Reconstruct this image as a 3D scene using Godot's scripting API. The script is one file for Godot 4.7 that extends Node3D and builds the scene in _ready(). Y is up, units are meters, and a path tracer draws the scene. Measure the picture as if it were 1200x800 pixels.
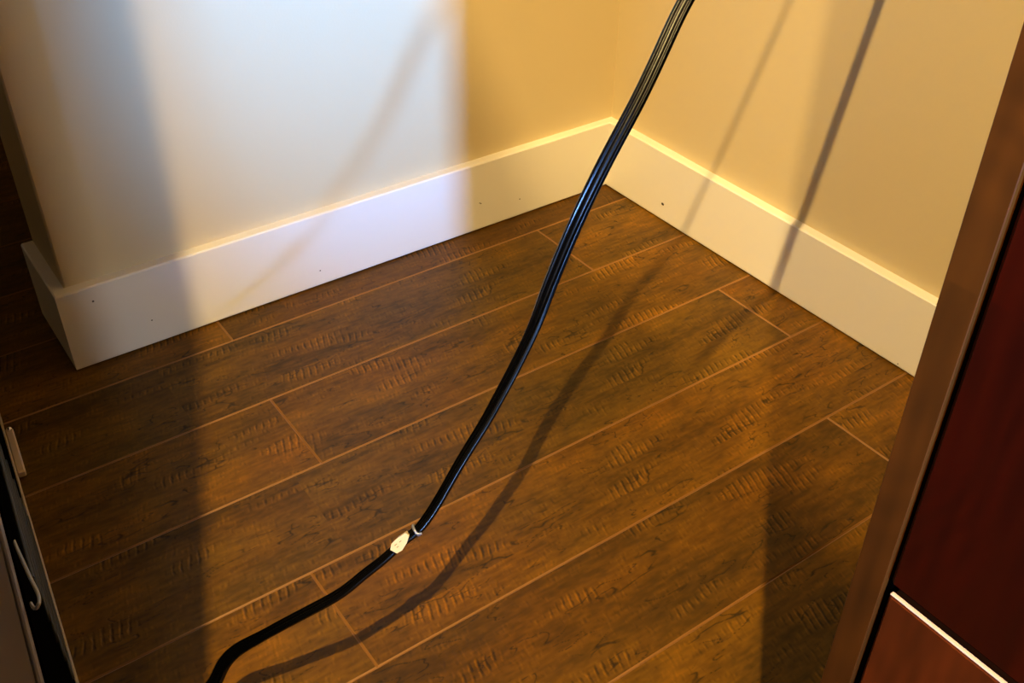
extends Node3D
# A fridge niche photographed from above: partition wall and right wall meeting in a corner, white baseboards,
# dark laminate planks, a black power cord hanging across, a pulled-out refrigerator at the left, a tall wooden cabinet at the right.
# Origin: inner wall corner on the floor. x runs along the back wall (negative to the left), z towards the camera.

const PLANK_W := 0.19
const PLANK_L := 1.30
const FIRST_SEAM := 0.0851
const BASE_H := 0.156
const BASE_T := 0.016
const CEIL := 3.14

var mats := {}
var rng := RandomNumberGenerator.new()

# ---------------------------------------------------------------- helpers
func new_st() -> SurfaceTool:
	var st := SurfaceTool.new()
	st.begin(Mesh.PRIMITIVE_TRIANGLES)
	return st

func face(st: SurfaceTool, pts: Array, out: Vector3, uvs: Array = []) -> void:
	# flat polygon, wound so that its front looks along `out`
	var n: Vector3 = (pts[1] - pts[0]).cross(pts[2] - pts[0]).normalized()
	var flip := n.dot(out) > 0.0   # Godot: clockwise fronts
	var nn: Vector3 = n if flip else -n
	for i in range(1, pts.size() - 1):
		var idx := [0, i + 1, i] if flip else [0, i, i + 1]
		for k in idx:
			st.set_normal(nn)
			if uvs.size() > 0:
				st.set_uv(uvs[k])
			st.add_vertex(pts[k])

func cbox(st: SurfaceTool, lo: Vector3, hi: Vector3, b: float, xf: Transform3D = Transform3D.IDENTITY) -> void:
	# box with chamfered edges
	var c := (lo + hi) * 0.5
	var h := (hi - lo) * 0.5
	b = minf(b, minf(h.x, minf(h.y, h.z)) * 0.9)
	var ax := [Vector3(1, 0, 0), Vector3(0, 1, 0), Vector3(0, 0, 1)]
	for a in 3:
		var u := (a + 1) % 3
		var v := (a + 2) % 3
		for s in [-1.0, 1.0]:
			var p := []
			for q in [[-1, -1], [1, -1], [1, 1], [-1, 1]]:
				var d: Vector3 = ax[a] * s * h[a] + ax[u] * q[0] * (h[u] - b) + ax[v] * q[1] * (h[v] - b)
				p.append(xf * (c + d))
			face(st, p, xf.basis * (ax[a] * s))
		if b <= 0.0:
			continue
		for s in [-1.0, 1.0]:
			for t in [-1.0, 1.0]:
				# edge between the u and v faces, running along a
				var p := []
				for q in [[-1, 0], [1, 0], [1, 1], [-1, 1]]:
					var d: Vector3 = ax[a] * q[0] * (h[a] - b)
					if q[1] == 0:
						d += ax[u] * s * h[u] + ax[v] * t * (h[v] - b)
					else:
						d += ax[u] * s * (h[u] - b) + ax[v] * t * h[v]
					p.append(xf * (c + d))
				face(st, p, xf.basis * (ax[u] * s + ax[v] * t))
	if b > 0.0:
		for sx in [-1.0, 1.0]:
			for sy in [-1.0, 1.0]:
				for sz in [-1.0, 1.0]:
					var g := Vector3(sx, sy, sz)
					var k := h - Vector3(b, b, b)
					face(st, [xf * (c + g * Vector3(h.x, k.y, k.z)), xf * (c + g * Vector3(k.x, h.y, k.z)), xf * (c + g * Vector3(k.x, k.y, h.z))], xf.basis * g)

func prism(st: SurfaceTool, prof: PackedVector2Array, x0: Vector3, dir: Vector3, out: Vector3, len0: Array) -> void:
	# profile (out, up) swept from x0 along dir; len0[i] = [start, end] for each profile point so that ends can be mitred
	var n := prof.size()
	var cen := Vector2.ZERO
	for q in prof:
		cen += q / n
	var a := []
	var b := []
	for i in n:
		var base: Vector3 = x0 + out * prof[i].x + Vector3.UP * prof[i].y
		a.append(base + dir * len0[i][0])
		b.append(base + dir * len0[i][1])
	for i in n:
		var j := (i + 1) % n
		var m := (prof[i] + prof[j]) * 0.5 - cen
		var e := prof[j] - prof[i]
		var nn := Vector2(e.y, -e.x)
		if nn.dot(m) < 0.0:
			nn = -nn
		face(st, [a[i], a[j], b[j], b[i]], out * nn.x + Vector3.UP * nn.y)
	face(st, a, -dir)
	face(st, b, dir)

func spline(pts: Array, per: int) -> PackedVector3Array:
	var o := PackedVector3Array()
	for i in range(pts.size() - 1):
		var p0: Vector3 = pts[maxi(i - 1, 0)]
		var p3: Vector3 = pts[mini(i + 2, pts.size() - 1)]
		for k in per:
			o.append(pts[i].cubic_interpolate(pts[i + 1], p0, p3, float(k) / per))
	o.append(pts[pts.size() - 1])
	return o

func smooth_path(p: PackedVector3Array, times: int) -> PackedVector3Array:
	for t in times:
		var q := p.duplicate()
		for i in range(1, p.size() - 1):
			q[i] = (p[i - 1] + p[i] * 2.0 + p[i + 1]) * 0.25
		p = q
	return p

func sweep(st: SurfaceTool, path: PackedVector3Array, prof: PackedVector2Array, turn: Callable, ref: Vector3) -> void:
	# closed smooth profile swept along a path; `turn(f)` twists it, f = 0..1
	var n := prof.size()
	var m := path.size()
	var rows := []
	for i in m:
		var t := (path[mini(i + 1, m - 1)] - path[maxi(i - 1, 0)]).normalized()
		var w := t.cross(ref).normalized()
		var d := w.cross(t).normalized()
		var a: float = turn.call(float(i) / (m - 1))
		var w2 := w * cos(a) + d * sin(a)
		var d2 := d * cos(a) - w * sin(a)
		var row := []
		for q in prof:
			row.append(path[i] + w2 * q.x + d2 * q.y)
		rows.append(row)
	var nrm := []
	for i in m:
		var r := []
		for k in n:
			var along: Vector3 = rows[mini(i + 1, m - 1)][k] - rows[maxi(i - 1, 0)][k]
			var around: Vector3 = rows[i][(k + 1) % n] - rows[i][(k + n - 1) % n]
			var nn := along.cross(around).normalized()
			if nn.dot(rows[i][k] - path[i]) < 0.0:
				nn = -nn
			r.append(nn)
		nrm.append(r)
	for i in range(m - 1):
		for k in n:
			var j := (k + 1) % n
			var v := [[i, k], [i, j], [i + 1, j], [i + 1, k]]
			var g: Vector3 = (rows[i][j] - rows[i][k]).cross(rows[i + 1][j] - rows[i][k])
			var flip := g.dot(nrm[i][k]) > 0.0
			for tri in [[0, 1, 2], [0, 2, 3]]:
				var idx: Array = [tri[0], tri[2], tri[1]] if flip else tri
				for q in idx:
					st.set_normal(nrm[v[q][0]][v[q][1]])
					st.add_vertex(rows[v[q][0]][v[q][1]])
	face(st, rows[0], path[0] - path[1])
	face(st, rows[m - 1], path[m - 1] - path[m - 2])

func ring_prof(r: float, n: int) -> PackedVector2Array:
	var p := PackedVector2Array()
	for i in n:
		p.append(Vector2(cos(TAU * i / n), sin(TAU * i / n)) * r)
	return p

func disc(st: SurfaceTool, at: Vector3, axis: Vector3, r: float, h: float, n: int) -> void:
	# short cylinder from `at` along axis
	var u := axis.cross(Vector3(0.31, 0.87, 0.37)).normalized()
	var v := axis.cross(u).normalized()
	var a := []
	var b := []
	for i in n:
		var d := (u * cos(TAU * i / n) + v * sin(TAU * i / n)) * r
		a.append(at + d)
		b.append(at + d * 0.86 + axis * h)
	for i in n:
		var j := (i + 1) % n
		face(st, [a[i], a[j], b[j], b[i]], (a[i] + a[j]) * 0.5 - at)
	face(st, b, axis)
	face(st, a, -axis)

func obj(called: String, st: SurfaceTool, m: Material, parent: Node = self) -> MeshInstance3D:
	var o := MeshInstance3D.new()
	o.name = called
	o.mesh = st.commit()
	o.mesh.surface_set_material(0, m)
	o.cast_shadow = GeometryInstance3D.SHADOW_CASTING_SETTING_ON
	parent.add_child(o, true)
	return o

func struct(called: String, st: SurfaceTool, m: Material, label: String = "", category: String = "") -> MeshInstance3D:
	var o := obj(called, st, m)
	o.set_meta("kind", "structure")
	if label != "":
		o.set_meta("label", label)
		o.set_meta("category", category)
	return o

func thing(called: String, label: String, category: String, at: Vector3 = Vector3.ZERO, turn: float = 0.0, group: String = "") -> Node3D:
	var o := Node3D.new()
	o.name = called
	add_child(o, true)
	o.position = at
	o.rotation.y = turn
	o.set_meta("label", label)
	o.set_meta("category", category)
	if group != "":
		o.set_meta("group", group)
	return o

func mat(called: String, col: Color, rough: float, metal: float = 0.0, spec: float = 0.5) -> StandardMaterial3D:
	var m := StandardMaterial3D.new()
	m.resource_name = called
	m.albedo_color = col
	m.roughness = rough
	m.metallic = metal
	m.metallic_specular = spec
	mats[called] = m
	return m

func noise_img(sd: int, w: int, h: int, sx: float, sy: float, octaves: int = 3) -> Image:
	# noise whose features are about sx by sy pixels, made small and stretched
	var n := FastNoiseLite.new()
	n.seed = sd
	n.noise_type = FastNoiseLite.TYPE_SIMPLEX_SMOOTH
	n.fractal_type = FastNoiseLite.FRACTAL_FBM
	n.fractal_octaves = octaves
	n.frequency = 1.0 / 8.0
	var sw := maxi(8, int(w * 8.0 / sx))
	var sh := maxi(8, int(h * 8.0 / sy))
	var im := n.get_image(mini(sw, 2048), mini(sh, 2048), false, false, false)
	# keep feature size when clipped
	im.resize(w, h, Image.INTERPOLATE_CUBIC)
	im.convert(Image.FORMAT_L8)
	return im

# ---------------------------------------------------------------- textures
func floor_textures() -> void:
	# 2.4 m x 0.6 m of rustic brown laminate: long tone bands, grain, short cracks and patches of saw marks across the grain
	var w := 2048
	var h := 512
	var tone := noise_img(11, w, h, 520.0, 90.0, 3).get_data()
	var hue := noise_img(12, w, h, 300.0, 120.0, 2).get_data()
	var grain := noise_img(13, w, h, 150.0, 8.5, 3).get_data()
	var fine := noise_img(14, w, h, 22.0, 8.2, 2).get_data()
	var patch := noise_img(15, w, h, 190.0, 60.0, 2).get_data()
	var warp := noise_img(16, w, h, 70.0, 40.0, 2).get_data()
	var brk := noise_img(17, w, h, 9.0, 13.0, 2).get_data()
	var crack := noise_img(18, w, h, 85.0, 20.0, 2).get_data()
	var cmask := noise_img(19, w, h, 120.0, 50.0, 1).get_data()
	var mot := noise_img(20, w, h, 70.0, 28.0, 3).get_data()
	var alb := PackedByteArray()
	alb.resize(w * h * 3)
	var hgt := PackedByteArray()
	hgt.resize(w * h)
	var i := 0
	for y in h:
		for x in w:
			var tn := (tone[i] - 128) / 128.0
			var hu := (hue[i] - 128) / 128.0
			var gr := (grain[i] - 128) / 128.0
			var fi := (fine[i] - 128) / 128.0
			var mo := (mot[i] - 128) / 128.0
			var bk := (brk[i] - 128) / 128.0
			var wp := (warp[i] - 128) / 128.0
			var k := 1.0 + 0.24 * tn + 0.13 * gr + 0.14 * fi + 0.19 * mo
			var hh := 0.55 + 0.08 * gr + 0.05 * mo
			var pm := clampf(((patch[i] - 128) / 128.0 - 0.25) * 3.4, 0.0, 1.0)
			if pm > 0.0:
				# chatter marks across the grain: a dark cut with a pale rim beside it
				var ph := (x + y * 0.30) * 0.60 + wp * 1.3
				var cut := clampf(sin(ph) * 2.0 - 0.8 + bk * 1.3, 0.0, 1.0)
				var rim := clampf(sin(ph + 1.5) * 2.0 - 0.9 + bk * 1.2, 0.0, 1.0)
				k += pm * (0.34 * rim - 0.40 * cut + 0.06)
				hh += pm * (0.15 * rim - 0.4 * cut)
			# faint fine strokes all over
			var fs := sin((x + y * 0.28) * 0.9 + wp * 3.0) * clampf(bk * 1.4 + mo - 0.2, 0.0, 1.0)
			k += 0.16 * fs
			hh += 0.12 * fs
			var cv := absf((crack[i] - 128) / 128.0)
			var cm := clampf(((cmask[i] - 128) / 128.0 - 0.10) * 4.0, 0.0, 1.0)
			if cv < 0.05 and cm > 0.0:
				var c := (1.0 - cv / 0.05) * cm
				k *= 1.0 - 0.55 * c
				hh -= 0.3 * c
			k = clampf(k, 0.25, 1.9)
			alb[i * 3] = clampi(int((92.0 + 6.0 * hu) * k), 0, 255)
			alb[i * 3 + 1] = clampi(int((62.0 + 1.0 * hu) * k), 0, 255)
			alb[i * 3 + 2] = clampi(int((9.0 - 4.0 * hu) * k), 0, 255)
			hgt[i] = clampi(int(hh * 255.0), 0, 255)
			i += 1
	var ai := Image.create_from_data(w, h, false, Image.FORMAT_RGB8, alb)
	var hi := Image.create_from_data(w, h, false, Image.FORMAT_L8, hgt)
	hi.convert(Image.FORMAT_RGBA8)
	hi.bump_map_to_normal_map(3.0)
	var at := ImageTexture.create_from_image(ai)
	var nt := ImageTexture.create_from_image(hi)
	var tones := [Color(1, 1, 1), Color(0.90, 0.88, 0.88), Color(1.06, 1.03, 0.98), Color(0.95, 0.97, 1.0)]
	for q in 4:
		var m := mat("laminate_%d" % q, tones[q], 0.45, 0.0, 0.32)
		m.albedo_texture = at
		m.normal_enabled = true
		m.normal_texture = nt
		m.normal_scale = 0.22

func wood_texture(called: String, base: Color, rough: float, sd: int, amount: float) -> StandardMaterial3D:
	# upright grain, 0.8 m x 0.8 m, triplanar in the object's own axes
	var w := 512
	var a := noise_img(sd, w, w, 24.0, 400.0, 3).get_data()
	var b := noise_img(sd + 1, w, w, 110.0, 260.0, 2).get_data()
	var c := noise_img(sd + 2, w, w, 8.2, 60.0, 1).get_data()
	var d := PackedByteArray()
	d.resize(w * w * 3)
	for i in w * w:
		var rings := sin((b[i] - 128) * 0.22)
		var k := 1.0 + amount * (0.5 * (a[i] - 128) / 128.0 + 0.5 * (b[i] - 128) / 128.0 + 0.12 * rings + 0.25 * (c[i] - 128) / 128.0)
		d[i * 3] = clampi(int(base.r * 255.0 * k), 0, 255)
		d[i * 3 + 1] = clampi(int(base.g * 255.0 * k), 0, 255)
		d[i * 3 + 2] = clampi(int(base.b * 255.0 * k), 0, 255)
	var m := mat(called, Color.WHITE, rough, 0.0, 0.28)
	m.albedo_texture = ImageTexture.create_from_image(Image.create_from_data(w, w, false, Image.FORMAT_RGB8, d))
	m.uv1_triplanar = true
	m.uv1_scale = Vector3(1.25, 1.25, 1.25)
	return m

func paint_texture(called: String, col: Color, rough: float, bump: float) -> StandardMaterial3D:
	# rolled wall paint: faint orange-peel relief
	var n := noise_img(41, 512, 512, 8.6, 8.6, 2)
	n.convert(Image.FORMAT_RGBA8)
	n.bump_map_to_normal_map(1.0)
	var m := mat(called, col, rough)
	m.normal_enabled = true
	m.normal_texture = ImageTexture.create_from_image(n)
	m.normal_scale = bump
	m.uv1_triplanar = true
	m.uv1_world_triplanar = true
	m.uv1_scale = Vector3(3.0, 3.0, 3.0)
	return m

# ---------------------------------------------------------------- builders
func plank(floor_node: Node3D, x0: float, x1: float, z0: float, z1: float, m: Material, uo: Vector2) -> void:
	# one laminate board: flat top and pale bevels along all four edges
	var b := 0.0022
	var d := 0.0016
	var th := 0.012
	var top := [Vector3(x0 + b, 0, z0 + b), Vector3(x1 - b, 0, z0 + b), Vector3(x1 - b, 0, z1 - b), Vector3(x0 + b, 0, z1 - b)]
	var low := [Vector3(x0, -d, z0), Vector3(x1, -d, z0), Vector3(x1, -d, z1), Vector3(x0, -d, z1)]
	var st := new_st()
	var uvs := []
	for p in top:
		uvs.append(Vector2((p.x - x0) / 2.4 + uo.x, (p.z - z0) / 0.6 + uo.y))
	face(st, top, Vector3.UP, uvs)
	st.generate_tangents()
	var sb := new_st()
	var outs := [Vector3(0, 1, -1), Vector3(1, 1, 0), Vector3(0, 1, 1), Vector3(-1, 1, 0)]
	for i in 4:
		var j := (i + 1) % 4
		face(sb, [low[i], low[j], top[j], top[i]], outs[i])
		var o2: Vector3 = outs[i]
		face(sb, [low[i], low[j], low[j] - Vector3(0, th - d, 0), low[i] - Vector3(0, th - d, 0)], Vector3(o2.x, 0, o2.z))
	var o := obj("plank", st, m, floor_node)
	var am: ArrayMesh = o.mesh
	sb.commit(am)
	am.surface_set_material(1, mats.bevel)

func ceiling_light(at: Vector3, e: float, cone: float, tilt: float, label: String) -> void:
	var t := thing("ceiling_light", label, "ceiling light", Vector3(at.x, CEIL, at.z), 0.0, "recessed ceiling lights above the refrigerator")
	var trim := new_st()
	var n := 32
	for i in n:
		var a := TAU * i / n
		var b := TAU * (i + 1) / n
		var ca := Vector3(cos(a), 0, sin(a))
		var cb := Vector3(cos(b), 0, sin(b))
		face(trim, [ca * 0.05, cb * 0.05, cb * 0.055 + Vector3(0, -0.008, 0), ca * 0.055 + Vector3(0, -0.008, 0)], -ca)
		face(trim, [ca * 0.055 + Vector3(0, -0.008, 0), cb * 0.055 + Vector3(0, -0.008, 0), cb * 0.075, ca * 0.075], ca * 0.3 + Vector3.DOWN)
	obj("trim_ring", trim, mats.white_metal, t)
	var bulb := new_st()
	disc(bulb, Vector3(0, -0.001, 0), Vector3.DOWN, 0.045, 0.012, 24)
	obj("bulb", bulb, mats.bulb, t)
	var l := SpotLight3D.new()
	l.name = "spot"
	l.position = Vector3(0, at.y - CEIL, 0)
	l.rotation = Basis.looking_at(Vector3(sin(tilt), -cos(tilt), 0), Vector3(0, 0, -1)).get_euler()
	l.spot_angle = cone
	l.spot_angle_attenuation = 1.0
	l.spot_range = 12.0
	l.spot_attenuation = 2.0
	l.light_color = Color(1.0, 0.68, 0.25).linear_to_srgb()
	l.light_energy = e
	l.light_size = 0.016
	l.shadow_enabled = true
	t.add_child(l, true)

# ---------------------------------------------------------------- scene
func _ready() -> void:
	rng.seed = 77
	# --- camera
	var cam := Camera3D.new()
	cam.name = "camera"
	cam.fov = 36.0853
	cam.near = 0.02
	cam.far = 60.0
	cam.transform = Transform3D(Basis(Vector3(0.815575, 0.009153, 0.578579), Vector3(0.341711, 0.799297, -0.494327), Vector3(-0.466980, 0.600867, 0.648759)), Vector3(-1.42259, 1.14647, 1.61291))
	add_child(cam)
	cam.current = true
	# --- sky and exposure
	var sm := ProceduralSkyMaterial.new()
	sm.sky_top_color = Color(0.42, 0.60, 0.90)
	sm.sky_horizon_color = Color(0.78, 0.86, 0.96)
	sm.ground_horizon_color = Color(0.62, 0.64, 0.62)
	sm.ground_bottom_color = Color(0.30, 0.30, 0.28)
	sm.sky_energy_multiplier = 0.6
	sm.ground_energy_multiplier = 1.0
	var sky := Sky.new()
	sky.sky_material = sm
	var env := Environment.new()
	env.background_mode = Environment.BG_SKY
	env.sky = sky
	env.ambient_light_source = Environment.AMBIENT_SOURCE_SKY
	env.tonemap_mode = Environment.TONE_MAPPER_LINEAR
	env.tonemap_exposure = 1.13
	env.sdfgi_enabled = true
	env.ssao_enabled = true
	env.ssil_enabled = true
	var we := WorldEnvironment.new()
	we.name = "world"
	we.environment = env
	add_child(we)
	# --- cool low daylight that enters through the window behind the camera
	var day := DirectionalLight3D.new()
	day.name = "daylight"
	day.transform = Transform3D(Basis.looking_at(Vector3(0.36, -0.15, -1.0), Vector3.UP), Vector3(-2.75, 1.7, 6.5))
	day.light_color = Color(0.13, 0.38, 1.0).linear_to_srgb()
	day.light_energy = 16.0
	day.light_angular_distance = 9.0
	day.shadow_enabled = true
	add_child(day)

	var soft := AreaLight3D.new()
	soft.name = "window_skylight"
	soft.area_size = Vector2(0.29, 1.05)
	soft.area_normalize_energy = false
	soft.position = Vector3(-2.65, 1.725, 5.98)
	soft.light_color = Color(0.88, 0.92, 0.92).linear_to_srgb()
	soft.light_energy = 22.0
	soft.area_range = 20.0
	soft.shadow_enabled = true
	add_child(soft)

	# --- materials
	floor_textures()
	mat("bevel", Color(0.50, 0.34, 0.15), 0.55)
	paint_texture("wall_paint", Color(0.795, 0.73, 0.58), 0.55, 0.10)
	paint_texture("ceiling_paint", Color(0.85, 0.83, 0.78), 0.9, 0.10)
	paint_texture("trim_paint", Color(0.90, 0.885, 0.85), 0.33, 0.05)
	mat("nail_fill", Color(0.30, 0.27, 0.23), 0.8)
	mat("subfloor", Color(0.30, 0.25, 0.20), 0.9)
	wood_texture("panel_wood", Color(0.285, 0.15, 0.03), 0.42, 61, 0.30)
	wood_texture("door_wood", Color(0.185, 0.03, 0.006), 0.38, 71, 0.32)
	wood_texture("drawer_wood", Color(0.32, 0.13, 0.03), 0.38, 81, 0.32)
	mat("cord_black", Color(0.010, 0.010, 0.011), 0.24, 0.0, 0.36)
	mat("paper_white", Color(0.84, 0.76, 0.58), 0.7)
	mat("ink", Color(0.35, 0.24, 0.12), 0.8)
	mat("tie_grey", Color(0.62, 0.62, 0.64), 0.35, 0.6)
	mat("white_metal", Color(0.9, 0.9, 0.88), 0.4)
	var bm := mat("bulb", Color(1, 0.9, 0.75), 0.5)
	bm.emission_enabled = true
	bm.emission = Color(1.0, 0.8, 0.5)
	bm.emission_energy_multiplier = 2.0
	mat("gap_shade", Color(0.008, 0.006, 0.005), 1.0, 0.0, 0.0)  # shade of the cabinet gaps, put in as colour
	mat("painted_highlight", Color(0.88, 0.74, 0.64), 0.35)  # lamp highlight on the drawer's top edge, as a pale colour
	mat("fridge_grey", Color(0.36, 0.33, 0.30), 0.6, 0.1, 0.3)
	mat("fridge_black", Color(0.012, 0.012, 0.012), 1.0, 0.0, 0.04)
	mat("galvanised", Color(0.74, 0.66, 0.55), 0.45, 0.15)
	mat("panel_lip", Color(0.44, 0.40, 0.37), 0.5, 0.2)
	mat("fridge_front", Color(0.60, 0.60, 0.60), 0.35, 0.7)
	mat("chrome", Color(0.9, 0.9, 0.9), 0.12, 1.0)
	mat("wire_grey", Color(0.62, 0.62, 0.60), 0.5)
	mat("tube_copper", Color(0.16, 0.15, 0.09), 0.55, 0.3)
	mat("card", Color(0.62, 0.47, 0.32), 0.85)
	mat("tape", Color(0.60, 0.42, 0.22), 0.3)
	var gm := mat("glass", Color(0.95, 0.98, 1.0, 0.06), 0.02)
	gm.transparency = BaseMaterial3D.TRANSPARENCY_ALPHA

	build_room()
	build_fridge()
	build_light_blockers()
	build_cabinet()
	build_cord()
	ceiling_light(Vector3(-1.806, 3.10, 2.154), 17.0, 63.0, 0.0, "small recessed ceiling light nearest the window, behind the camera")
	ceiling_light(Vector3(-2.0, 3.10, 1.58), 14.4, 70.0, 0.30, "small recessed ceiling light right above the refrigerator top")

func build_room() -> void:
	# floor: slab with every board a part
	var fl := Node3D.new()
	fl.name = "floor"
	fl.set_meta("kind", "structure")
	fl.set_meta("label", "dark brown rustic laminate floor of long bevelled planks")
	add_child(fl)
	var sl := new_st()
	cbox(sl, Vector3(-4.5, -0.12, -2.4), Vector3(0.005, -0.012, 6.0), 0.0)
	obj("subfloor", sl, mats.subfloor, fl)
	var known := {0: -0.947, 1: -0.260, 2: -0.962, 3: -0.101, 4: -1.077, 5: -0.2215}
	for r in range(-13, 32):
		var z1 := FIRST_SEAM + PLANK_W * r
		var z0 := z1 - PLANK_W
		z0 = maxf(z0, -2.4)
		z1 = minf(z1, 6.0)
		if z1 - z0 < 0.01:
			continue
		var j: float = known[r] if known.has(r) else -rng.randf() * PLANK_L
		var x := j
		while x < 0.0:
			x += PLANK_L
		var cuts := [0.004]
		x -= PLANK_L
		while x > -4.5:
			cuts.append(x)
			x -= PLANK_L
		cuts.append(-4.5)
		for i in range(cuts.size() - 1):
			if cuts[i] - cuts[i + 1] < 0.01:
				continue
			plank(fl, cuts[i + 1], cuts[i], z0, z1, mats["laminate_%d" % rng.randi_range(0, 3)], Vector2(rng.randf(), rng.randf()))

	# partition wall (its end is the outer corner at the left), with slightly rounded corner
	var st := new_st()
	cbox(st, Vector3(-1.185, 0.0, -0.19), Vector3(0.014, CEIL, -0.005), 0.003)
	struct("wall_back", st, mats.wall_paint, "beige painted partition wall with an outer corner at the left", "wall")
	st = new_st()
	cbox(st, Vector3(0.005, -0.12, -2.4), Vector3(0.15, CEIL, 6.0), 0.0)
	struct("wall_right", st, mats.wall_paint, "beige painted wall to the right of the inner corner", "wall")
	st = new_st()
	cbox(st, Vector3(-4.65, -0.12, -2.4), Vector3(-4.5, CEIL, 6.0), 0.0)
	struct("wall_left", st, mats.wall_paint, "beige painted wall behind the refrigerator, out of the picture", "wall")
	st = new_st()
	cbox(st, Vector3(-4.65, -0.12, -2.55), Vector3(0.15, CEIL, -2.4), 0.0)
	struct("wall_far", st, mats.wall_paint, "beige wall of the room beyond the partition, out of the picture", "wall")
	st = new_st()
	cbox(st, Vector3(-4.65, CEIL, -2.55), Vector3(0.15, CEIL + 0.12, 6.15), 0.0)
	struct("ceiling", st, mats.ceiling_paint, "flat white ceiling, out of the picture", "ceiling")
	# front wall with the window opening
	var wx0 := -2.84
	var wx1 := -2.46
	var wy0 := 1.2
	var wy1 := 2.3
	st = new_st()
	cbox(st, Vector3(-4.65, -0.12, 6.0), Vector3(wx0, CEIL, 6.15), 0.0)
	cbox(st, Vector3(wx1, -0.12, 6.0), Vector3(0.15, CEIL, 6.15), 0.0)
	cbox(st, Vector3(wx0, -0.12, 6.0), Vector3(wx1, wy0, 6.15), 0.0)
	cbox(st, Vector3(wx0, wy1, 6.0), Vector3(wx1, CEIL, 6.15), 0.0)
	struct("wall_front", st, mats.wall_paint, "beige wall with the window, behind the camera", "wall")
	var wn := Node3D.new()
	wn.name = "window_1"
	wn.set_meta("kind", "structure")
	wn.set_meta("label", "white framed kitchen window behind the camera")
	add_child(wn)
	st = new_st()
	cbox(st, Vector3(wx0, wy0, 6.02), Vector3(wx0 + 0.04, wy1, 6.09), 0.004)
	cbox(st, Vector3(wx1 - 0.04, wy0, 6.02), Vector3(wx1, wy1, 6.09), 0.004)
	cbox(st, Vector3(wx0 + 0.04, wy0, 6.02), Vector3(wx1 - 0.04, wy0 + 0.04, 6.09), 0.004)
	cbox(st, Vector3(wx0 + 0.04, wy1 - 0.04, 6.02), Vector3(wx1 - 0.04, wy1, 6.09), 0.004)
	obj("window_frame", st, mats.trim_paint, wn)
	st = new_st()
	cbox(st, Vector3(wx0 + 0.04, wy0 + 0.04, 6.05), Vector3(wx1 - 0.04, wy1 - 0.04, 6.056), 0.0)
	obj("pane", st, mats.glass, wn)

	# baseboards: square-edged boards with a small eased top edge, 2 mm off the floor
	var prof := PackedVector2Array([Vector2(-0.005, 0.003), Vector2(BASE_T - 0.001, 0.003), Vector2(BASE_T, 0.005), Vector2(BASE_T, BASE_H - 0.0025), Vector2(BASE_T - 0.0025, BASE_H), Vector2(-0.005, BASE_H)])
	# back wall: from the mitred outer corner to the mitred inner corner
	st = new_st()
	var ln := []
	for p in prof:
		ln.append([-p.x, 1.19 - p.x])
	prism(st, prof, Vector3(-1.19, 0, 0), Vector3(1, 0, 0), Vector3(0, 0, 1), ln)
	var bb := struct("baseboard_back", st, mats.trim_paint, "white painted baseboard along the partition wall", "baseboard")
	for q in [Vector3(-1.149, 0.127, 0), Vector3(-1.062, 0.052, 0), Vector3(-0.732, 0.035, 0), Vector3(-0.360, 0.065, 0), Vector3(-0.357, 0.063, 0), Vector3(-0.257, 0.042, 0)]:
		st = new_st()
		disc(st, Vector3(q.x, q.y, BASE_T - 0.0004), Vector3(0, 0, 1), 0.0016 if q.y < 0.1 else 0.0022, 0.0006, 9)
		obj("nail_hole", st, mats.nail_fill, bb)
	# right wall
	st = new_st()
	ln = []
	for p in prof:
		ln.append([p.x, 1.32])
	prism(st, prof, Vector3.ZERO, Vector3(0, 0, 1), Vector3(-1, 0, 0), ln)
	bb = struct("baseboard_right", st, mats.trim_paint, "white painted baseboard running from the inner corner to the wooden cabinet", "baseboard")
	for q in [Vector3(0, 0.040, 0.202), Vector3(0, 0.040, 0.2045), Vector3(0, 0.009, 0.826)]:
		st = new_st()
		disc(st, Vector3(-BASE_T + 0.0004, q.y, q.z), Vector3(-1, 0, 0), 0.0032 if q.z < 0.5 else 0.0014, 0.0006, 9)
		obj("nail_hole", st, mats.nail_fill, bb)
	# round the wall end at the left
	st = new_st()
	ln = []
	for p in prof:
		ln.append([-p.x, 0.19])
	prism(st, prof, Vector3(-1.19, 0, 0), Vector3(0, 0, -1), Vector3(-1, 0, 0), ln)
	struct("baseboard_left", st, mats.trim_paint, "short white baseboard piece around the end of the partition wall", "baseboard")

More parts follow.
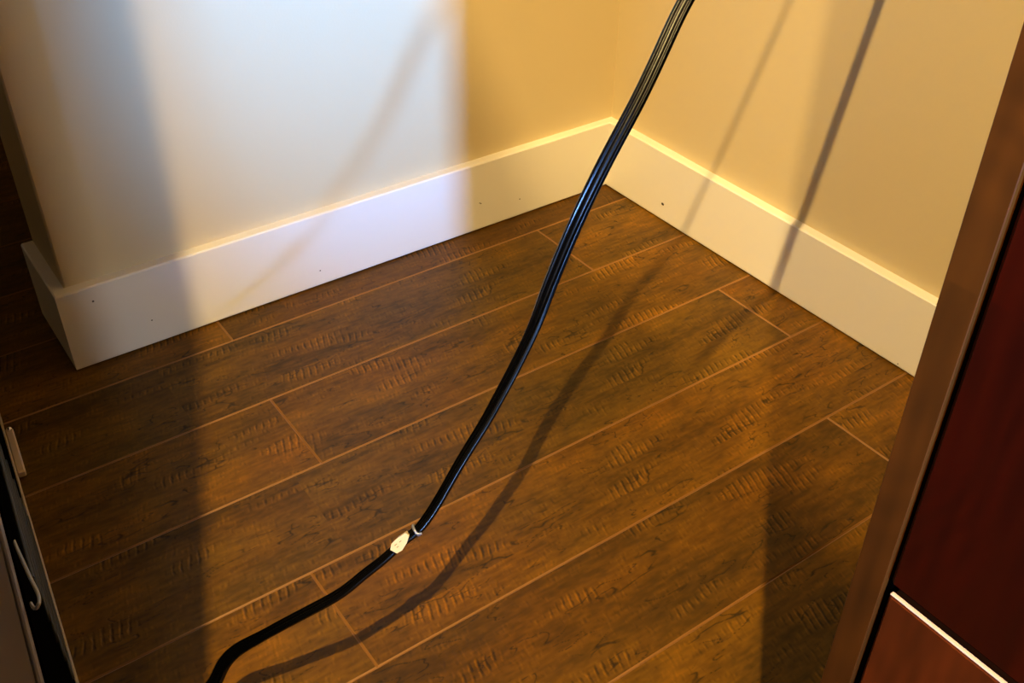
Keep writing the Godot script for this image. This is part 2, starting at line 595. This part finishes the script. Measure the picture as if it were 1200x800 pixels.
func build_fridge() -> void:
	# origin at the far bottom end of its back; local +x faces the right wall, local +z runs towards the camera
	var t := thing("refrigerator", "grey refrigerator pulled out at the left with its black lower back facing the corner", "refrigerator", Vector3(-1.347, 0, 0.088), -0.0892)
	var z0 := -0.03
	var z1 := 1.19
	var st := new_st()
	cbox(st, Vector3(-0.74, 0.372, z0), Vector3(-0.012, 2.13, z1), 0.004)
	obj("body", st, mats.fridge_grey, t)
	# folded lower edge of the sheet metal back panel
	st = new_st()
	cbox(st, Vector3(-0.012, 0.372, z0 + 0.004), Vector3(-0.006, 0.380, z1 - 0.004), 0.002)
	obj("panel_edge", st, mats.panel_lip, t)
	# lower machine compartment
	st = new_st()
	cbox(st, Vector3(-0.74, 0.012, z0), Vector3(-0.0034, 0.372, z1), 0.0)
	obj("lower_cover", st, mats.fridge_black, t)
	# tubing loops behind the compartment opening
	st = new_st()
	var pts := []
	for i in 12:
		pts.append(Vector3(-0.0018, 0.06 + 0.018 * i, 0.30 if i % 2 == 0 else 0.62))
	var path := spline(pts, 8)
	sweep(st, path, ring_prof(0.0026, 8), func(_f: float) -> float: return 0.0, Vector3(1, 0, 0.01))
	obj("tubing", st, mats.tube_copper, t)
	# bright folded flange along the floor
	st = new_st()
	cbox(st, Vector3(-0.0030, 0.004, z0), Vector3(0.0, 0.026, z1), 0.0008)
	obj("bottom_flange", st, mats.galvanised, t)
	# levelling bracket at the far end, with a shiny screw
	st = new_st()
	cbox(st, Vector3(0.0, 0.006, 0.035), Vector3(0.012, 0.018, 0.150), 0.002)
	var br := obj("bracket", st, mats.galvanised, t)
	st = new_st()
	var dome := SphereMesh.new()
	dome.radius = 0.0045
	dome.height = 0.009
	dome.radial_segments = 20
	dome.rings = 10
	st.append_from(dome, 0, Transform3D(Basis.IDENTITY, Vector3(0.007, 0.0185, 0.040)))
	obj("screw", st, mats.chrome, br)
	# thin grey wire drooping out from under the back panel
	st = new_st()
	path = smooth_path(spline([Vector3(-0.006, 0.300, 0.599), Vector3(0.004, 0.420, 0.740), Vector3(0.010, 0.473, 0.817), Vector3(0.014, 0.499, 0.866), Vector3(0.016, 0.502, 0.884), Vector3(0.016, 0.503, 0.895), Vector3(0.014, 0.508, 0.906), Vector3(0.008, 0.463, 0.862), Vector3(-0.004, 0.326, 0.721)], 8), 1)
	sweep(st, path, ring_prof(0.0015, 8), func(_f: float) -> float: return 0.0, Vector3(1, 0.02, 0.01))
	obj("wire", st, mats.wire_grey, t)
	# doors on the far side, feet
	st = new_st()
	cbox(st, Vector3(-0.80, 0.05, z0), Vector3(-0.745, 0.70, z1), 0.008)
	obj("door", st, mats.fridge_front, t)
	st = new_st()
	cbox(st, Vector3(-0.80, 0.71, z0), Vector3(-0.745, 2.12, z1), 0.008)
	obj("door", st, mats.fridge_front, t)
	for z in [z0 + 0.08, z1 - 0.08]:
		for x in [-0.68, -0.09]:
			st = new_st()
			disc(st, Vector3(x, 0.0, z), Vector3.UP, 0.02, 0.031, 14)
			obj("foot", st, mats.fridge_black, t)

func build_light_blockers() -> void:
	# two unseen boxes added on the refrigerator to cut the second ceiling light
	for i in 2:
		var t := thing("light_blocker_box", ["unseen cardboard box added on the refrigerator top to block lamp light, farther from the window", "unseen cardboard box added to block lamp light, overhanging the refrigerator top towards the window"][i], "box", Vector3(-2.02 + 0.011 * i, 2.13, 0.40 + 0.83 * i), -0.18 * i, "added light blockers on the refrigerator")
		var st := new_st()
		cbox(st, Vector3(-0.30, 0.0, -0.385), Vector3(0.324, 0.445, 0.385), 0.004)
		obj("carton", st, mats.card, t)
		st = new_st()
		cbox(st, Vector3(-0.302, 0.4452, -0.03), Vector3(0.326, 0.4462, 0.03), 0.0003)
		obj("packing_tape", st, mats.tape, t)

func build_cabinet() -> void:
	# its finished end is at z = 1.335; the fronts look along -x
	var o := Vector3(-0.902, 0, 1.335)
	var t := thing("tall_cabinet", "tall reddish brown wooden cabinet with an upper door above a drawer", "cabinet", o)
	var st := new_st()
	cbox(st, Vector3(0.0, 0.0, 0.0), Vector3(0.88, 2.35, 0.0245), 0.0006)
	obj("end_panel", st, mats.panel_wood, t)
	st = new_st()
	cbox(st, Vector3(0.03, 0.10, 0.0245), Vector3(0.88, 2.35, 0.90), 0.0)
	obj("body", st, mats.panel_wood, t)
	st = new_st()
	cbox(st, Vector3(0.09, 0.0, 0.0245), Vector3(0.11, 0.10, 0.90), 0.0)
	obj("toe_kick", st, mats.panel_wood, t)
	st = new_st()
	cbox(st, Vector3(0.0015, 0.547, 0.0280), Vector3(0.030, 2.34, 0.885), 0.003)
	var d := obj("door", st, mats.door_wood, t)
	d.set_meta("label", "dark red wooden door")
	st = new_st()
	cbox(st, Vector3(0.002, 0.11, 0.0300), Vector3(0.030, 0.5375, 0.885), 0.0022)
	d = obj("drawer", st, mats.drawer_wood, t)
	d.set_meta("label", "brown wooden drawer front with a highlight painted on its top edge")
	st = new_st()
	cbox(st, Vector3(0.012, 0.5375, 0.0245), Vector3(0.0298, 0.547, 0.885), 0.0)
	cbox(st, Vector3(0.006, 0.11, 0.0245), Vector3(0.030, 2.34, 0.0279), 0.0)  # near-black fillers painting the shade between the cabinet fronts and end panel
	obj("gap_shade_strip", st, mats.gap_shade, t)
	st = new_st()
	cbox(st, Vector3(0.0025, 0.5370, 0.0305), Vector3(0.0062, 0.5386, 0.8845), 0.0005)  # thin pale strip painted as the glint along the drawer top
	var eb := obj("edge_highlight", st, mats.painted_highlight, d)
	eb.set_meta("label", "highlight painted along the top edge of the drawer front")

func build_cord() -> void:
	var t := thing("power_cord", "long black ribbed power cord hanging over the floor with a white paper tag", "cord")
	var pts := [Vector3(-1.396, 0.036, 0.797), Vector3(-1.375, 0.042, 0.803), Vector3(-1.335, 0.062, 0.815), Vector3(-1.295, 0.088, 0.825), Vector3(-1.2731, 0.1099, 0.8309), Vector3(-1.2614, 0.1341, 0.8323), Vector3(-1.2443, 0.1566, 0.8392), Vector3(-1.2230, 0.1750, 0.8529), Vector3(-1.2003, 0.1917, 0.8646), Vector3(-1.1668, 0.2116, 0.8795), Vector3(-1.1320, 0.2305, 0.8932), Vector3(-1.1095, 0.2454, 0.8971), Vector3(-1.0865, 0.2595, 0.9021), Vector3(-1.0698, 0.2701, 0.9043), Vector3(-1.0579, 0.2785, 0.9052), Vector3(-1.0429, 0.2868, 0.9082), Vector3(-1.0317, 0.2952, 0.9086), Vector3(-1.0093, 0.3155, 0.9058), Vector3(-0.9758, 0.3495, 0.8985), Vector3(-0.9407, 0.3833, 0.8939), Vector3(-0.9189, 0.4059, 0.8887), Vector3(-0.8979, 0.4284, 0.8846), Vector3(-0.8620, 0.4694, 0.8754), Vector3(-0.8405, 0.5004, 0.8670), Vector3(-0.8072, 0.5482, 0.8574), Vector3(-0.7789, 0.5906, 0.8524), Vector3(-0.7448, 0.6363, 0.8469), Vector3(-0.7048, 0.6824, 0.8407), Vector3(-0.6661, 0.7310, 0.8313), Vector3(-0.6346, 0.7719, 0.8238), Vector3(-0.585, 0.832, 0.822), Vector3(-0.50, 0.935, 0.812), Vector3(-0.30, 1.18, 0.79), Vector3(-0.10, 1.46, 0.757), Vector3(-0.02, 1.56, 0.74)]
	var path := smooth_path(spline(pts, 6), 10)
	# flat three-core profile with ribs
	var prof := PackedVector2Array()
	var hw := 0.0085
	var ht := 0.0034
	var nn := 40
	for i in nn:
		var a := TAU * i / nn
		var x := cos(a)
		var y := sin(a)
		var bx := signf(x) * pow(absf(x), 0.75) * hw
		var rib := 1.0 + 0.26 * cos(bx / hw * PI * 3.0)
		var by := signf(y) * pow(absf(y), 0.55) * ht * rib
		prof.append(Vector2(bx, by))
	var st := new_st()
	# flat side to the room above; it twists on edge around the tag
	var twist := func(f: float) -> float:
		var k: Array = [[0.0, 0.2], [0.13, 0.25], [0.23, 1.15], [0.41, 1.35], [0.50, 1.10], [0.62, 0.80], [0.70, 0.35], [0.77, 0.05], [0.855, 0.1], [0.91, 1.15], [1.0, 1.3]]
		for i in range(k.size() - 1):
			if f <= k[i + 1][0]:
				return lerpf(k[i][1], k[i + 1][1], smoothstep(k[i][0], k[i + 1][0], f))
		return 0.0
	sweep(st, path, prof, twist, Vector3(-0.467, 0.601, 0.649))
	obj("cable", st, mats.cord_black, t)
	# tag and tie, around the bend
	var tag_at := Vector3(-1.0600, 0.2780, 0.9050)
	var dir := (Vector3(-1.0429, 0.2868, 0.9082) - Vector3(-1.0865, 0.2595, 0.9021)).normalized()
	var up := Vector3(-0.467, 0.601, 0.649)
	var side := dir.cross(up).normalized()
	var out := side.cross(dir).normalized()
	var xf := Transform3D(Basis(dir, side, out), tag_at)
	st = new_st()
	# folded paper flag with uneven corners
	var f0 := [Vector3(-0.0125, -0.0020, 0), Vector3(-0.0075, -0.0062, 0), Vector3(0.0015, -0.0066, 0), Vector3(0.0118, -0.0054, 0), Vector3(0.0135, -0.0005, 0), Vector3(0.0060, 0.0040, 0), Vector3(-0.0030, 0.0068, 0), Vector3(-0.0095, 0.0056, 0)]
	var top := []
	var bot := []
	for p in f0:
		top.append(xf * (p + Vector3(0, 0, 0.0092)))
		bot.append(xf * (p * Vector3(0.96, 0.9, 1) + Vector3(0, 0, -0.0085)))
	face(st, top, out)
	face(st, bot, -out)
	for i in top.size():
		var j := (i + 1) % top.size()
		face(st, [top[i], top[j], bot[j], bot[i]], xf.basis * (f0[i] + f0[j]))
	var tg := obj("paper_tag", st, mats.paper_white, t)
	tg.set_meta("label", "small white paper tag")
	st = new_st()
	for q in [[-0.0060, -0.0028, 0.0034, 0.0006], [-0.0055, 0.0004, 0.0026, 0.0006], [0.0004, -0.0022, 0.0030, 0.0006]]:
		cbox(st, Vector3(q[0], q[1], 0.0090), Vector3(q[0] + q[2], q[1] + q[3], 0.0094), 0.0, xf)
	obj("print", st, mats.ink, tg)
	# grey twist tie next to the tag
	st = new_st()
	var tc := Vector3(-1.0425, 0.2882, 0.9078)
	var tp := []
	for i in 15:
		var a := TAU * i / 14.0 * 1.0
		tp.append(tc + side * cos(a) * 0.0062 + out * sin(a) * 0.0100 + dir * (0.0015 * sin(a * 0.5)))
	sweep(st, spline(tp, 3), ring_prof(0.0016, 6), func(_f: float) -> float: return 0.0, dir)
	var e0: Vector3 = tc + side * 0.001 + out * 0.0102
	sweep(st, spline([e0, e0 + dir * 0.002 + side * 0.003, e0 + dir * 0.005 + side * 0.005], 4), ring_prof(0.0013, 6), func(_f: float) -> float: return 0.0, out)
	var ti := obj("twist_tie", st, mats.tie_grey, t)
	ti.set_meta("label", "grey twist tie")
